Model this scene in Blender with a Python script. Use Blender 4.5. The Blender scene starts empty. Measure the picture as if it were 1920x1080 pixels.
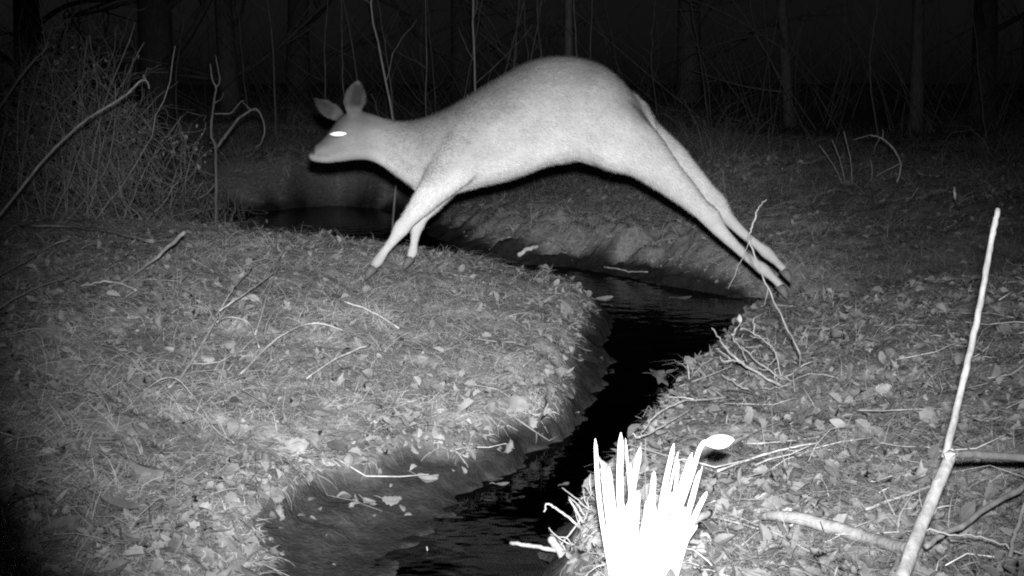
import bpy, bmesh, math, random
import numpy as np
from mathutils import Vector, Matrix
R = math.radians
random.seed(11)
rng = np.random.default_rng(7)
sc = bpy.context.scene
COL = sc.collection

# ---------------------------------------------------------------- camera, sky, moon, flash
H = 0.78                 # trail camera strapped to a tree at knee height
PITCH = R(8.8)
FPX = 2500.0             # focal length in pixels of a 1920 wide frame
cam_d = bpy.data.cameras.new('trail_camera')
cam_d.sensor_width = 36.0
cam_d.lens = 36.0 * FPX / 1920.0
cam_d.clip_start = 0.05
cam_d.clip_end = 2000
cam = bpy.data.objects.new('trail_camera', cam_d)
cam.location = (0, 0, H)
cam.rotation_euler = (math.pi / 2 - PITCH, 0, 0)
COL.objects.link(cam)
sc.camera = cam

w = bpy.data.worlds.new('World')
sc.world = w
w.use_nodes = True
nt = w.node_tree
bg = nt.nodes['Background']
sky = nt.nodes.new('ShaderNodeTexSky')
sky.sky_type = 'NISHITA'
sky.sun_disc = False
sky.sun_elevation = R(24)
sky.sun_rotation = R(150)
bw = nt.nodes.new('ShaderNodeRGBToBW')
nt.links.new(sky.outputs[0], bw.inputs[0])
nt.links.new(bw.outputs[0], bg.inputs[0])
bg.inputs[1].default_value = 0.0009          # night sky

moon_d = bpy.data.lights.new('moon', 'SUN')
moon_d.energy = 0.004
moon_d.angle = R(0.5)
moon = bpy.data.objects.new('moon', moon_d)
moon.rotation_euler = (R(66), 0, R(30))
COL.objects.link(moon)

# the infrared flash of the trail camera: it sits just above the lens
fl_d = bpy.data.lights.new('infrared_flash', 'SPOT')
fl_d.energy = 1450
fl_d.spot_size = R(51)
fl_d.spot_blend = 1.0
fl_d.shadow_soft_size = 0.022
fl = bpy.data.objects.new('infrared_flash', fl_d)
fl.location = (0.015, -0.01, H + 0.085)
COL.objects.link(fl)

sc.view_settings.view_transform = 'Standard'
sc.view_settings.look = 'None'
sc.view_settings.exposure = 0
sc.view_settings.gamma = 1
sc.cycles.max_bounces = 4
sc.cycles.diffuse_bounces = 2
sc.cycles.glossy_bounces = 2
sc.cycles.transparent_max_bounces = 6
sc.cycles.use_denoising = False
sc.cycles.filter_width = 2.1          # the soft lens of a cheap trail camera


# ---------------------------------------------------------------- pixel rays to world points
def ray(px, py):
    cx, cy = (px - 960) / FPX, (540 - py) / FPX
    return np.array([cx, math.cos(PITCH) + cy * math.sin(PITCH), -math.sin(PITCH) + cy * math.cos(PITCH)])


def at_depth(px, py, Y):
    d = ray(px, py)
    return np.array([0, 0, H]) + d * (Y / d[1])


def at_height(px, py, z):
    d = ray(px, py)
    return np.array([0, 0, H]) + d * ((z - H) / d[2])


tgt = at_depth(1065, 520, 5.0)
fl.rotation_euler = (Vector(tgt) - fl.location).to_track_quat('-Z', 'Y').to_euler()


# ---------------------------------------------------------------- noise
def vnoise(x, y, seed=0):
    xi, yi = np.floor(x).astype(np.int64), np.floor(y).astype(np.int64)
    fx, fy = x - xi, y - yi
    fx, fy = fx * fx * (3 - 2 * fx), fy * fy * (3 - 2 * fy)

    def h(a, b):
        n = (a * 374761393 + b * 668265263 + seed * 974634777) & 0x7fffffff
        n = ((n ^ (n >> 13)) * 1274126177) & 0x7fffffff
        n = (n ^ (n >> 16)) & 0xffff
        return n / 65535.0
    return (h(xi, yi) * (1 - fx) + h(xi + 1, yi) * fx) * (1 - fy) + (h(xi, yi + 1) * (1 - fx) + h(xi + 1, yi + 1) * fx) * fy


def fbm(x, y, f, seed=0, octv=3):
    s, a, t = 0, 1.0, 0
    for i in range(octv):
        s = s + a * (vnoise(x * f + 31.7 * i, y * f - 17.3 * i, seed + i) - 0.5)
        t += a
        a *= 0.5
        f *= 2.07
    return s / t * 2


def sm(t):
    t = np.clip(t, 0, 1)
    return t * t * (3 - 2 * t)


# ---------------------------------------------------------------- terrain
ZW = -0.25
# profile of a bank: mud width, scarp height, scarp width, top height, rise length
PL = (0.05, 0.05, 0.12, 0.10, 1.50)      # near left, a mud flat first
PL2 = (0.03, 0.11, 0.16, 0.08, 0.95)     # left, further up
PM = (0.05, 0.20, 0.25, 0.06, 0.60)      # back of the mound
PX = (0.15, 0.10, 0.30, 0.05, 1.20)      # far left end of the pool
PF = (0.08, 0.16, 0.30, 0.30, 2.60)      # far bank
PG = (0.30, 0.04, 0.30, 0.16, 2.40)      # gully on the right
PR = (0.02, 0.16, 0.15, 0.08, 0.90)      # right bank
EDGE = []


def px_pts(l, p):
    for a, b in l:
        q = at_height(a, b, ZW)
        EDGE.append((q[0], q[1], p))


PL0 = (0.26, 0.07, 0.12, 0.10, 1.40)
EDGE.append((-0.62, 1.0, PL0))
px_pts([(690, 1100), (765, 1025), (815, 985)], PL0)
px_pts([(880, 950), (925, 910)], PL)
px_pts([(975, 885), (1010, 842), (1062, 800)], (0.01, 0.07, 0.12, 0.09, 1.40))
px_pts([(1112, 765), (1118, 705), (1140, 655), (1147, 600)], PL2)
for q in [(.40, 6.1), (.15, 6.35), (-.15, 6.5), (-.75, 6.95), (-1.3, 7.3)]:
    EDGE.append((q[0], q[1], PM))
for q in [(-1.9, 7.9), (-2.1, 8.8)]:
    EDGE.append((q[0], q[1], PX))
px_pts([(490, 398), (560, 388), (640, 385), (720, 392), (775, 408), (815, 440), (860, 468), (930, 488), (1020, 497),
        (1120, 511), (1220, 528), (1300, 546)], PF)
px_pts([(1380, 570), (1435, 590)], PG)
px_pts([(1432, 606), (1400, 632), (1368, 656), (1325, 690), (1285, 722), (1240, 772), (1195, 825), (1160, 872), (1120, 930),
        (1080, 985), (1050, 1040), (1035, 1120)], PR)
EDGE.append((0.06, 2.2, PR))
EDGE.append((0.0, 1.0, PR))
EP = np.array([(a, b) for a, b, _ in EDGE])
EQ = np.array([p for _, _, p in EDGE])


def water_dist(x, y):
    """signed distance to the shore (positive on land) and the blended bank profile"""
    n = len(EP)
    inside = np.zeros(x.shape, bool)
    best = np.full(x.shape, 1e9)
    wsum = np.zeros(x.shape)
    prof = np.zeros(x.shape + (5,))
    for i in range(n):
        a, b = EP[i], EP[(i + 1) % n]
        e = b - a
        t = np.clip(((x - a[0]) * e[0] + (y - a[1]) * e[1]) / (e @ e + 1e-12), 0, 1)
        d = np.hypot(x - a[0] - t * e[0], y - a[1] - t * e[1])
        best = np.minimum(best, d)
        wt = (d + 0.12) ** -4.0
        wsum += wt
        prof += wt[..., None] * EQ[i]
        c = (a[1] > y) != (b[1] > y)
        xs = a[0] + (y - a[1]) / (b[1] - a[1] + 1e-12) * (b[0] - a[0])
        inside ^= c & (x < xs)
    return np.where(inside, -best, best), prof / wsum[..., None]


def height(x, y, full=False):
    x = np.atleast_1d(np.asarray(x, float))
    y = np.atleast_1d(np.asarray(y, float))
    wob = fbm(x, y, 3.1, 50) * 0.06 + fbm(x, y, 9.0, 53) * 0.022 + fbm(x, y, 23.0, 54) * 0.014
    d, p = water_dist(x, y)
    d = d + wob
    mw, hs, sw, top, rl = [p[..., i] for i in range(5)]
    z = ZW + 0.045 * sm(d / np.maximum(mw, .02)) + hs * sm((d - mw) / sw)
    z = z + (top - ZW - 0.045 - hs) * sm((d - mw - sw) / rl)
    z = np.where(d < 0, ZW - 0.26 * sm(-d / 0.25), z)
    mw = mw * (1 + .7 * fbm(x, y, 2.3, 55))
    land = sm((d - mw - .05 * fbm(x, y, 7.0, 57)) / 0.12)
    z = z + land * (fbm(x, y, 1.3, 1) * 0.035 + fbm(x, y, 4.5, 5) * 0.036 + fbm(x, y, 13.0, 9) * 0.020)
    z = z + (1 - land) * (fbm(x, y, 9.0, 12) * 0.010 + fbm(x, y, 24.0, 14) * .012)
    farb = sm((y - 6.6) / .8) * sm((.9 - d) / .5) * sm((d - .02) / .1)
    z = z + farb * (fbm(x, y, 3.2, 60) * .07 + fbm(x, y, 10.0, 62) * .05 + fbm(x, y, 25.0, 64) * .02)
    far = sm((y - 9) / 12)
    z = z + far * (fbm(x, y, 0.22, 21) * 0.5 + 0.1)
    # the ground falls away behind the crest of the right bank
    z = z - .17 * np.exp(-((y - (5.85 + .25 * (x - 1))) / .42) ** 2) * sm((x - .8) / .35) * sm((4.2 - x) / 1.5)
    # a low hump left of the far pool and the rounded bank behind it
    hump = sm(d / .9)
    z = z + hump * 0.34 * np.exp(-(((x + 1.95) / .75) ** 2 + ((y - 11.2) / .7) ** 2))
    z = z + hump * 0.22 * np.exp(-(((x + 1.0) / .7) ** 2 + ((y - 11.6) / .45) ** 2))
    if full:
        return z, d, land, p
    return z


def hz(x, y):
    return float(height(x, y)[0])


def on_ground(px, py, lift=0.0):
    """first point of the terrain along the ray through the pixel"""
    d = ray(px, py)
    ts = np.concatenate([np.linspace(1.2, 12, 900), np.linspace(12.02, 40, 500)])
    q = np.array([0, 0, H]) + ts[:, None] * d
    below = q[:, 2] < np.maximum(height(q[:, 0], q[:, 1]), ZW) + lift
    i = int(np.argmax(below)) if below.any() else len(ts) - 1
    return q[i]


# ---------------------------------------------------------------- object helpers
def tag(o, label=None, cat=None, group=None, kind=None):
    if label: o['label'] = label
    if cat: o['category'] = cat
    if group: o['group'] = group
    if kind: o['kind'] = kind
    return o


def empty(name, loc, label, cat, group=None):
    o = bpy.data.objects.new(name, None)
    o.empty_display_size = 0.05
    COL.objects.link(o)
    o.location = loc
    return tag(o, label, cat, group)


def np_mesh(name, verts, faces, m, parent=None, colors=None, smooth=False, origin=None):
    """verts (n,3), faces (k,c) of one size, or a list of faces"""
    me = bpy.data.meshes.new(name)
    verts = np.asarray(verts, np.float64)
    if origin is None:
        origin = np.array(parent.location) if parent is not None else np.zeros(3)
    v = verts - np.asarray(origin)
    if isinstance(faces, np.ndarray):
        k, c = faces.shape
        me.vertices.add(len(v))
        me.vertices.foreach_set('co', v.astype(np.float32).ravel())
        me.loops.add(k * c)
        me.loops.foreach_set('vertex_index', faces.astype(np.int32).ravel())
        me.polygons.add(k)
        me.polygons.foreach_set('loop_start', np.arange(0, k * c, c, dtype=np.int32))
        me.polygons.foreach_set('loop_total', np.full(k, c, dtype=np.int32))
        me.update(calc_edges=True)
    else:
        me.from_pydata(v.tolist(), [], faces)
        me.update()
    if colors is not None:
        at = me.color_attributes.new('tone', 'FLOAT_COLOR', 'POINT')
        ca = np.ones((len(v), 4), np.float32)
        ca[:, :3] = np.asarray(colors, np.float32).reshape(-1, 1)
        at.data.foreach_set('color', ca.ravel())
    if smooth:
        me.polygons.foreach_set('use_smooth', np.ones(len(me.polygons), bool))
    me.materials.append(m)
    o = bpy.data.objects.new(name, me)
    COL.objects.link(o)
    if parent is not None:
        o.parent = parent
    else:
        o.location = origin
    return o


class MB:
    def __init__(s):
        s.v, s.f, s.c, s.n = [], [], [], 0

    def add(s, v, f, tone=1.0):
        s.v.append(np.asarray(v, float))
        s.f += [tuple(i + s.n for i in q) for q in f]
        s.c.append(np.full(len(v), tone) if np.isscalar(tone) else np.asarray(tone))
        s.n += len(v)

    def tube(s, pts, rad, sides=6, tone=1.0, cap=True, flat=1.0, knots=0.0):
        pts = np.asarray(pts, float)
        n = len(pts)
        rad = np.interp(np.linspace(0, 1, n), np.linspace(0, 1, len(rad)), rad) if not np.isscalar(rad) else np.full(n, rad)
        if knots:
            rad = rad * (1 + knots * (rng.random(n) - .5))
        T = np.gradient(pts, axis=0)
        T /= np.linalg.norm(T, axis=1)[:, None] + 1e-9
        up = np.array([0, 0, 1.0]) if abs(T[0][2]) < .9 else np.array([0, 1.0, 0])
        u = np.cross(T[0], up)
        u /= np.linalg.norm(u)
        V = []
        ang = np.arange(sides) * 2 * math.pi / sides
        for i in range(n):
            u = u - T[i] * (u @ T[i])
            u /= np.linalg.norm(u) + 1e-9
            b = np.cross(T[i], u)
            V.append(pts[i] + rad[i] * (np.cos(ang)[:, None] * u + flat * np.sin(ang)[:, None] * b))
        V = np.concatenate(V)
        F = []
        for i in range(n - 1):
            for k in range(sides):
                a, b2 = i * sides + k, i * sides + (k + 1) % sides
                F.append((a, b2, b2 + sides, a + sides))
        if cap:
            F.append(tuple(range(sides))[::-1])
            F.append(tuple(range((n - 1) * sides, n * sides)))
        s.add(V, F, tone)

    def build(s, name, m, parent=None, smooth=True, origin=None):
        return np_mesh(name, np.concatenate(s.v), s.f, m, parent, np.concatenate(s.c), smooth, origin)


def spline(pts, per=6, wob=0.0):
    """Catmull-Rom through the points with a little natural wobble"""
    p = np.asarray(pts, float)
    if len(p) == 2:
        p = np.array([p[0], (p[0] + p[1]) / 2, p[1]])
    q = np.vstack([2 * p[0] - p[1], p, 2 * p[-1] - p[-2]])
    out = []
    for i in range(1, len(q) - 2):
        for t in np.linspace(0, 1, per, endpoint=False):
            a, b, c, d = q[i - 1:i + 3]
            out.append(.5 * (2 * b + (c - a) * t + (2 * a - 5 * b + 4 * c - d) * t * t + (3 * b - a - 3 * c + d) * t ** 3))
    out.append(p[-1])
    out = np.array(out)
    if wob:
        nz = rng.normal(0, wob, out.shape)
        nz[0] = 0
        out = out + nz
    return out


# ---------------------------------------------------------------- materials (the picture is infrared: all greys)
def mat(name, tone, rough=0.85, spec=0.2, attr=False, noise=None, bump=None, metal=0.0, trans=0.0):
    m = bpy.data.materials.new(name)
    m.use_nodes = True
    n = m.node_tree
    b = n.nodes['Principled BSDF']
    b.inputs['Roughness'].default_value = rough
    b.inputs['Specular IOR Level'].default_value = spec
    b.inputs['Metallic'].default_value = metal
    b.inputs['Base Color'].default_value = (tone, tone, tone, 1)
    tc = n.nodes.new('ShaderNodeTexCoord')
    cur = None
    if attr:
        a = n.nodes.new('ShaderNodeVertexColor')
        a.layer_name = 'tone'
        mu = n.nodes.new('ShaderNodeMixRGB')
        mu.blend_type = 'MULTIPLY'
        mu.inputs[0].default_value = 1
        mu.inputs[1].default_value = (tone, tone, tone, 1)
        n.links.new(a.outputs[0], mu.inputs[2])
        cur = mu.outputs[0]
    if noise:
        sc_, lo, hi = noise[:3]
        t = n.nodes.new('ShaderNodeTexNoise')
        t.inputs['Scale'].default_value = sc_
        t.inputs['Detail'].default_value = 6
        t.inputs['Roughness'].default_value = .65
        if len(noise) > 3:
            mp = n.nodes.new('ShaderNodeMapping')
            mp.inputs['Scale'].default_value = noise[3]
            n.links.new(tc.outputs['Object'], mp.inputs[0])
            n.links.new(mp.outputs[0], t.inputs['Vector'])
        else:
            n.links.new(tc.outputs['Object'], t.inputs['Vector'])
        r = n.nodes.new('ShaderNodeMapRange')
        r.inputs[1].default_value = .3
        r.inputs[2].default_value = .7
        r.inputs[3].default_value = lo
        r.inputs[4].default_value = hi
        n.links.new(t.outputs[0], r.inputs[0])
        mu = n.nodes.new('ShaderNodeMixRGB')
        mu.blend_type = 'MULTIPLY'
        mu.inputs[0].default_value = 1
        if cur is None:
            mu.inputs[1].default_value = (tone, tone, tone, 1)
        else:
            n.links.new(cur, mu.inputs[1])
        n.links.new(r.outputs[0], mu.inputs[2])
        cur = mu.outputs[0]
    if cur is not None:
        n.links.new(cur, b.inputs['Base Color'])
    if bump:
        t = n.nodes.new('ShaderNodeTexNoise')
        t.inputs['Scale'].default_value = bump[0]
        t.inputs['Detail'].default_value = 5
        n.links.new(tc.outputs['Object'], t.inputs['Vector'])
        bm_ = n.nodes.new('ShaderNodeBump')
        bm_.inputs['Strength'].default_value = bump[1]
        bm_.inputs['Distance'].default_value = bump[2]
        n.links.new(t.outputs[0], bm_.inputs['Height'])
        n.links.new(bm_.outputs[0], b.inputs['Normal'])
    if trans:
        out = n.nodes['Material Output']
        tr = n.nodes.new('ShaderNodeBsdfTranslucent')
        if cur is not None:
            n.links.new(cur, tr.inputs[0])
        else:
            tr.inputs[0].default_value = (tone, tone, tone, 1)
        mx = n.nodes.new('ShaderNodeMixShader')
        mx.inputs[0].default_value = trans
        n.links.new(b.outputs[0], mx.inputs[1])
        n.links.new(tr.outputs[0], mx.inputs[2])
        n.links.new(mx.outputs[0], out.inputs[0])
    return m


M = {}
M['soil'] = mat('soil', 1.0, .95, .1, attr=True, noise=(38, .55, 1.35), bump=(90, .6, .01))
M['grass'] = mat('dead_grass', 1.0, .8, .15, attr=True, trans=.15)
M['leaf'] = mat('dead_leaf', 1.0, .75, .25, attr=True, noise=(60, .75, 1.2), trans=.12)
M['bark'] = mat('bark', 1.0, .85, .2, attr=True, noise=(30, .55, 1.3, (1, 1, .35)), bump=(60, .5, .004))
M['pale_wood'] = mat('pale_wood', 1.0, .7, .25, attr=True, noise=(45, .5, 1.25, (1, 1, .4)), bump=(120, .8, .003))
M['fresh_leaf'] = mat('fresh_leaf', .78, .5, .4, attr=True, trans=.1)
M['bud'] = mat('flower_bud', .85, .5, .4)
M['coat'] = mat('deer_coat', 1.0, .9, .1, attr=True, noise=(14, .9, 1.08))
M['hoof'] = mat('hoof', .14, .5, .4)
M['eye'] = mat('eye_shine', .96, .5, .5, metal=1.0)
M['dark'] = mat('dark_skin', .12, .5, .4)

wm = bpy.data.materials.new('stream_water')
wm.use_nodes = True
n = wm.node_tree
n.nodes.remove(n.nodes['Principled BSDF'])
gl = n.nodes.new('ShaderNodeBsdfGlossy')
gl.inputs['Roughness'].default_value = .03
tr = n.nodes.new('ShaderNodeBsdfTransparent')
tr.inputs[0].default_value = (.06, .06, .06, 1)
fr = n.nodes.new('ShaderNodeFresnel')
fr.inputs[0].default_value = 1.12
mx = n.nodes.new('ShaderNodeMixShader')
tx = n.nodes.new('ShaderNodeTexNoise')
tx.inputs['Scale'].default_value = 11
tx.inputs['Detail'].default_value = 2
bp = n.nodes.new('ShaderNodeBump')
bp.inputs['Strength'].default_value = .3
bp.inputs['Distance'].default_value = .01
tcw = n.nodes.new('ShaderNodeTexCoord')
n.links.new(tcw.outputs['Object'], tx.inputs['Vector'])
n.links.new(tx.outputs[0], bp.inputs['Height'])
n.links.new(bp.outputs[0], gl.inputs['Normal'])
n.links.new(bp.outputs[0], fr.inputs['Normal'])
n.links.new(fr.outputs[0], mx.inputs[0])
n.links.new(tr.outputs[0], mx.inputs[1])
n.links.new(gl.outputs[0], mx.inputs[2])
n.links.new(mx.outputs[0], n.nodes['Material Output'].inputs[0])
M['water'] = wm

# ---------------------------------------------------------------- ground and stream
def axis(lo, hi, step, far_lo, far_hi):
    a = list(np.arange(lo, hi, step))
    s = step
    while a[-1] < far_hi:
        s *= 1.18
        a.append(a[-1] + s)
    s = step
    while a[0] > far_lo:
        s *= 1.18
        a.insert(0, a[0] - s)
    return np.array(a)


gx = axis(-3.0, 3.2, .022, -180, 180)
gy = axis(1.2, 9.5, .022, -30, 260)
GX, GY = np.meshgrid(gx, gy)
Z, D, LAND, PR_ = height(GX, GY, True)
nx, ny = len(gx), len(gy)
idx = np.arange(nx * ny).reshape(ny, nx)
gf = np.stack([idx[:-1, :-1], idx[:-1, 1:], idx[1:, 1:], idx[1:, :-1]], -1).reshape(-1, 4)
dry = .42 + .12 * fbm(GX, GY, 2.2, 33) + .06 * fbm(GX, GY, 9, 34)
mud = .048 + .02 * fbm(GX, GY, 3.0, 35)
wet = sm((D + .02) / .16)
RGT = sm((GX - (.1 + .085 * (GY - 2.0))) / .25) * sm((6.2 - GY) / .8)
FALLOFF = sm((GX - .9 - .1 * (GY - 5)) / 1.0) * sm((GY - 5.2) / 1.2)      # flash falloff painted as a darker tone on the right slope
dry = dry * (1 - .3 * RGT) * (1 - .65 * FALLOFF)
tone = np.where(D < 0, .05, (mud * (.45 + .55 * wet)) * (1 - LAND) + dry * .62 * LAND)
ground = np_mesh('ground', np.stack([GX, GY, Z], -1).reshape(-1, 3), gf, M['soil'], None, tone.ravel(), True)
tag(ground, kind='structure')

wx, wy = np.linspace(-4.5, 3.5, 40), np.linspace(.5, 12.5, 60)
WX, WY = np.meshgrid(wx, wy)
idx = np.arange(WX.size).reshape(WX.shape)
wf = np.stack([idx[:-1, :-1], idx[:-1, 1:], idx[1:, 1:], idx[1:, :-1]], -1).reshape(-1, 4)
# keep only the cells that touch the stream bed
wd, _ = water_dist(WX, WY)
keep = (wd.ravel()[wf] < .30).any(1)
stream = np_mesh('water', np.stack([WX, WY, np.full(WX.shape, ZW)], -1).reshape(-1, 3), wf[keep], M['water'])
tag(stream, kind='structure')


# ---------------------------------------------------------------- scattered ground cover
def normals(x, y):
    e = .03
    z0 = height(x, y)
    dx = (height(x + e, y) - z0) / e
    dy = (height(x, y + e) - z0) / e
    n_ = np.stack([-dx, -dy, np.ones_like(dx)], -1)
    return n_ / np.linalg.norm(n_, axis=1)[:, None], z0


def scatter_xy(n_, y0, y1, power=1.0, xw=.45):
    """points in the wedge in front of the trail camera, denser nearby"""
    u = rng.random(n_)
    y = y0 * (y1 / y0) ** u if power == 1 else y0 + (y1 - y0) * u ** power
    x = (rng.random(n_) * 2 - 1) * (xw * y + .25)
    return x, y


def slope_falloff(x, y):  # flash falloff on the far right slope, put into grass and leaf tones
    return sm((x - .9 - .1 * (y - 5)) / 1.0) * sm((y - 5.2) / 1.2)


def blades(x, y, z0, nrm, ln, wd_, lie, ang, tone, segs=3):
    """curved dead grass blades: lie 0 = upright, 1 = flat on the ground"""
    k = len(x)
    t1 = np.stack([np.cos(ang), np.sin(ang), np.zeros(k)], -1)
    t1 -= nrm * (t1 * nrm).sum(1)[:, None]
    t1 /= np.linalg.norm(t1, axis=1)[:, None]
    side = np.cross(nrm, t1)
    rr = rng.random(k) * 1.4 - .7
    side = side * np.cos(rr)[:, None] + nrm * np.sin(rr)[:, None]
    base = np.stack([x, y, z0 - .003], -1)
    bend = rng.normal(0, .35, k)
    V = []
    for i in range(segs + 1):
        t = i / segs
        el = (1 - lie) * (1 - .55 * t * t) * 1.35
        up = np.sin(el) * t + lie * .10 * math.sin(math.pi * t)
        fw = np.cos(el) * t
        p = base + ln[:, None] * (up[:, None] * nrm + fw[:, None] * t1 + (bend * t * t)[:, None] * np.cross(nrm, t1) * .5)
        wv = (wd_ * (1 - .85 * t) * .5)[:, None] * side
        V += [p - wv, p + wv]
    V = np.stack(V, 1)
    c = 2 * (segs + 1)
    f0 = np.array([[2 * i, 2 * i + 1, 2 * i + 3, 2 * i + 2] for i in range(segs)])
    F = (np.arange(k)[:, None, None] * c + f0[None]).reshape(-1, 4)
    return V.reshape(-1, 3), F, np.repeat(tone, c)


def grass_object(name, n_, y0, y1, kindf, label):
    x, y = scatter_xy(n_, y0, y1)
    zz, d, land, p = height(x, y, True)
    ln, wd_, lie, keep_, tn = kindf(x, y, d, land, p)
    keep_ = keep_ & (d > .01)
    x, y, ln, wd_, lie, tn = [a[keep_] for a in (x, y, ln, wd_, lie, tn)]
    nrm, z0 = normals(x, y)
    flow = fbm(x, y, 1.1, 70) * 4 + fbm(x, y, 5, 71) * 2.5
    ang = flow + rng.normal(0, 1.5, len(x))
    V, F, T = blades(x, y, z0, nrm, ln, wd_, lie, ang, tn)
    o = np_mesh(name, V, F, M['grass'], None, T)
    o['kind'] = 'stuff'
    o['label'] = label
    return o


def is_right(x, y):
    return sm((x - (.1 + .085 * (y - 2.0)) ) / .25) * sm((6.2 - y) / .8)


def thatch(x, y, d, land, p):
    k = len(x)
    patch = .8 * fbm(x, y, 2.6, 80) + .9 * fbm(x, y, 9, 81)
    ln = rng.uniform(.035, .12, k) * (1 + .35 * sm((y - 5) / 3))
    wd_ = rng.uniform(.0010, .0028, k) * (1 + .5 * sm((y - 5) / 4))
    lie = np.clip(rng.normal(.86, .12, k) - .12 * np.clip(patch, 0, 1), .3, 1)
    scarp = np.exp(-((d - p[:, 0] - .05) / .14) ** 2)
    lie = lie + (.97 - lie) * .85 * scarp
    ln = ln * (1 - .45 * scarp)
    rgt = is_right(x, y)
    keep_ = (land > .35) & (rng.random(k) < (1 - .45 * rgt) * np.clip(.75 + .8 * patch, .12, 1))
    tn = np.clip(rng.normal(.43, .09, k) + .17 * patch, .10, .8) * (1 - .55 * rgt) * (1 - .68 * slope_falloff(x, y))
    bare = sm((y - 6.4) / .6) * sm((.75 - d) / .3)
    keep_ = keep_ & (rng.random(k) > .8 * bare * sm(.6 + 1.6 * fbm(x, y, 1.6, 85)))
    return ln, wd_, lie, keep_, tn


def tall(x, y, d, land, p):
    k = len(x)
    patch = fbm(x, y, 1.7, 90) + .5 * fbm(x, y, 6, 91)
    ln = rng.uniform(.08, .2, k) * (.45 + .55 * sm((d - .25) / .4))
    wd_ = rng.uniform(.0012, .0028, k) * (1 + .4 * sm((y - 5) / 4))
    lie = np.clip(rng.normal(.62, .2, k), .05, 1)
    back = sm((y - 5.2) / 1.2)
    keep_ = (land > .6) & (rng.random(k) < np.clip(.18 + .6 * patch, .04, 1) * (.35 + .65 * back))
    tn = np.clip(rng.normal(.38, .08, k), .14, .7) * (1 - .6 * slope_falloff(x, y)) * (1 - .5 * sm((y - 9) / 4))  # tone also lowered with distance, imitating flash falloff
    return ln, wd_, lie, keep_, tn


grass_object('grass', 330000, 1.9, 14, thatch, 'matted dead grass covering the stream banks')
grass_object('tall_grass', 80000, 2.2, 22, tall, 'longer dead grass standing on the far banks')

def rank(x, y, d, land, p):
    k = len(x)
    patch = fbm(x, y, .7, 95) + .5 * fbm(x, y, 3, 96)
    ln = rng.uniform(.15, .62, k) * np.clip(.6 + patch, .3, 1.3)
    wd_ = rng.uniform(.0015, .004, k)
    lie = np.clip(rng.normal(.35, .25, k), .0, 1)
    keep_ = (land > .8) & (rng.random(k) < np.clip(.35 + .9 * patch, .05, 1))
    return ln, wd_, lie, keep_, np.clip(rng.normal(.17, .06, k), .05, .35)


def hang(x, y, d, land, p):
    k = len(x)
    patch = fbm(x, y, 1.8, 97) + .5 * fbm(x, y, 6, 98)
    ln = rng.uniform(.06, .22, k)
    wd_ = rng.uniform(.002, .005, k)
    lie = np.clip(rng.normal(.6, .25, k), .05, 1)
    keep_ = (land > .5) & (d < 3.5) & (rng.random(k) < np.clip(.5 + .9 * patch, .03, 1))
    return ln, wd_, lie, keep_, np.clip(rng.normal(.22, .08, k), .05, .45) * (1 - .5 * slope_falloff(x, y))


grass_object('bank_grass', 60000, 7.6, 13.5, hang, 'coarse dim grass hanging over the far bank')
grass_object('rank_grass', 60000, 9.0, 28, rank, 'dim rank grass and weeds at the edge of the woods')

# fallen leaf outlines, in the leaf's own plane, stem at the origin
OUT = {
    'oak': [(0, 0), (.08, .08), (.20, .13), (.19, .23), (.31, .33), (.27, .44), (.36, .56), (.27, .67), (.25, .82), (.12, .90), (0, 1)],
    'oval': [(0, 0), (.12, .12), (.22, .3), (.26, .5), (.2, .72), (.1, .9), (0, 1)],
    'maple': [(0, 0), (.2, -.06), (.28, .1), (.52, .12), (.44, .3), (.62, .56), (.34, .52), (.3, .66), (.16, .62), (.12, .85), (0, 1)],
    'willow': [(0, 0), (.06, .15), (.10, .4), (.09, .65), (.05, .85), (0, 1)],
}


def leaf_mesh(kind, curl=.25, fold=.3, twist=0.0):
    """midrib, half way and edge rows, so that the blade can cup and fold"""
    o = OUT[kind]
    V, F = [], []
    for s in (-1, 1):
        b = len(V)
        for (a, t) in o:
            for q in (0.0, .55, 1.0):
                x_, y_ = s * a * q, t if q < 1 else t
                z_ = fold * abs(x_) + curl * (t - .4) ** 2 - .5 * curl * (abs(x_) * 2) ** 2 + twist * x_ * (t - .3)
                V.append((x_, y_, z_))
        for i in range(len(o) - 1):
            for q in (0, 1):
                a0 = b + i * 3 + q
                f = (a0, a0 + 1, a0 + 4, a0 + 3)
                F.append(f if s > 0 else f[::-1])
    return np.array(V), np.array(F)


def frame_of(nrm, ang, tilt_ax, tilt):
    k = len(nrm)
    t = np.stack([np.cos(ang), np.sin(ang), np.zeros(k)], -1)
    t -= nrm * (t * nrm).sum(1)[:, None]
    t /= np.linalg.norm(t, axis=1)[:, None]
    b = np.cross(nrm, t)
    # tilt the frame about an axis in its own plane
    ax = t * np.cos(tilt_ax)[:, None] + b * np.sin(tilt_ax)[:, None]

    def rot(v):
        c, s = np.cos(tilt)[:, None], np.sin(tilt)[:, None]
        return v * c + np.cross(ax, v) * s + ax * (ax * v).sum(1)[:, None] * (1 - c)
    return rot(t), rot(b), rot(nrm)


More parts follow.
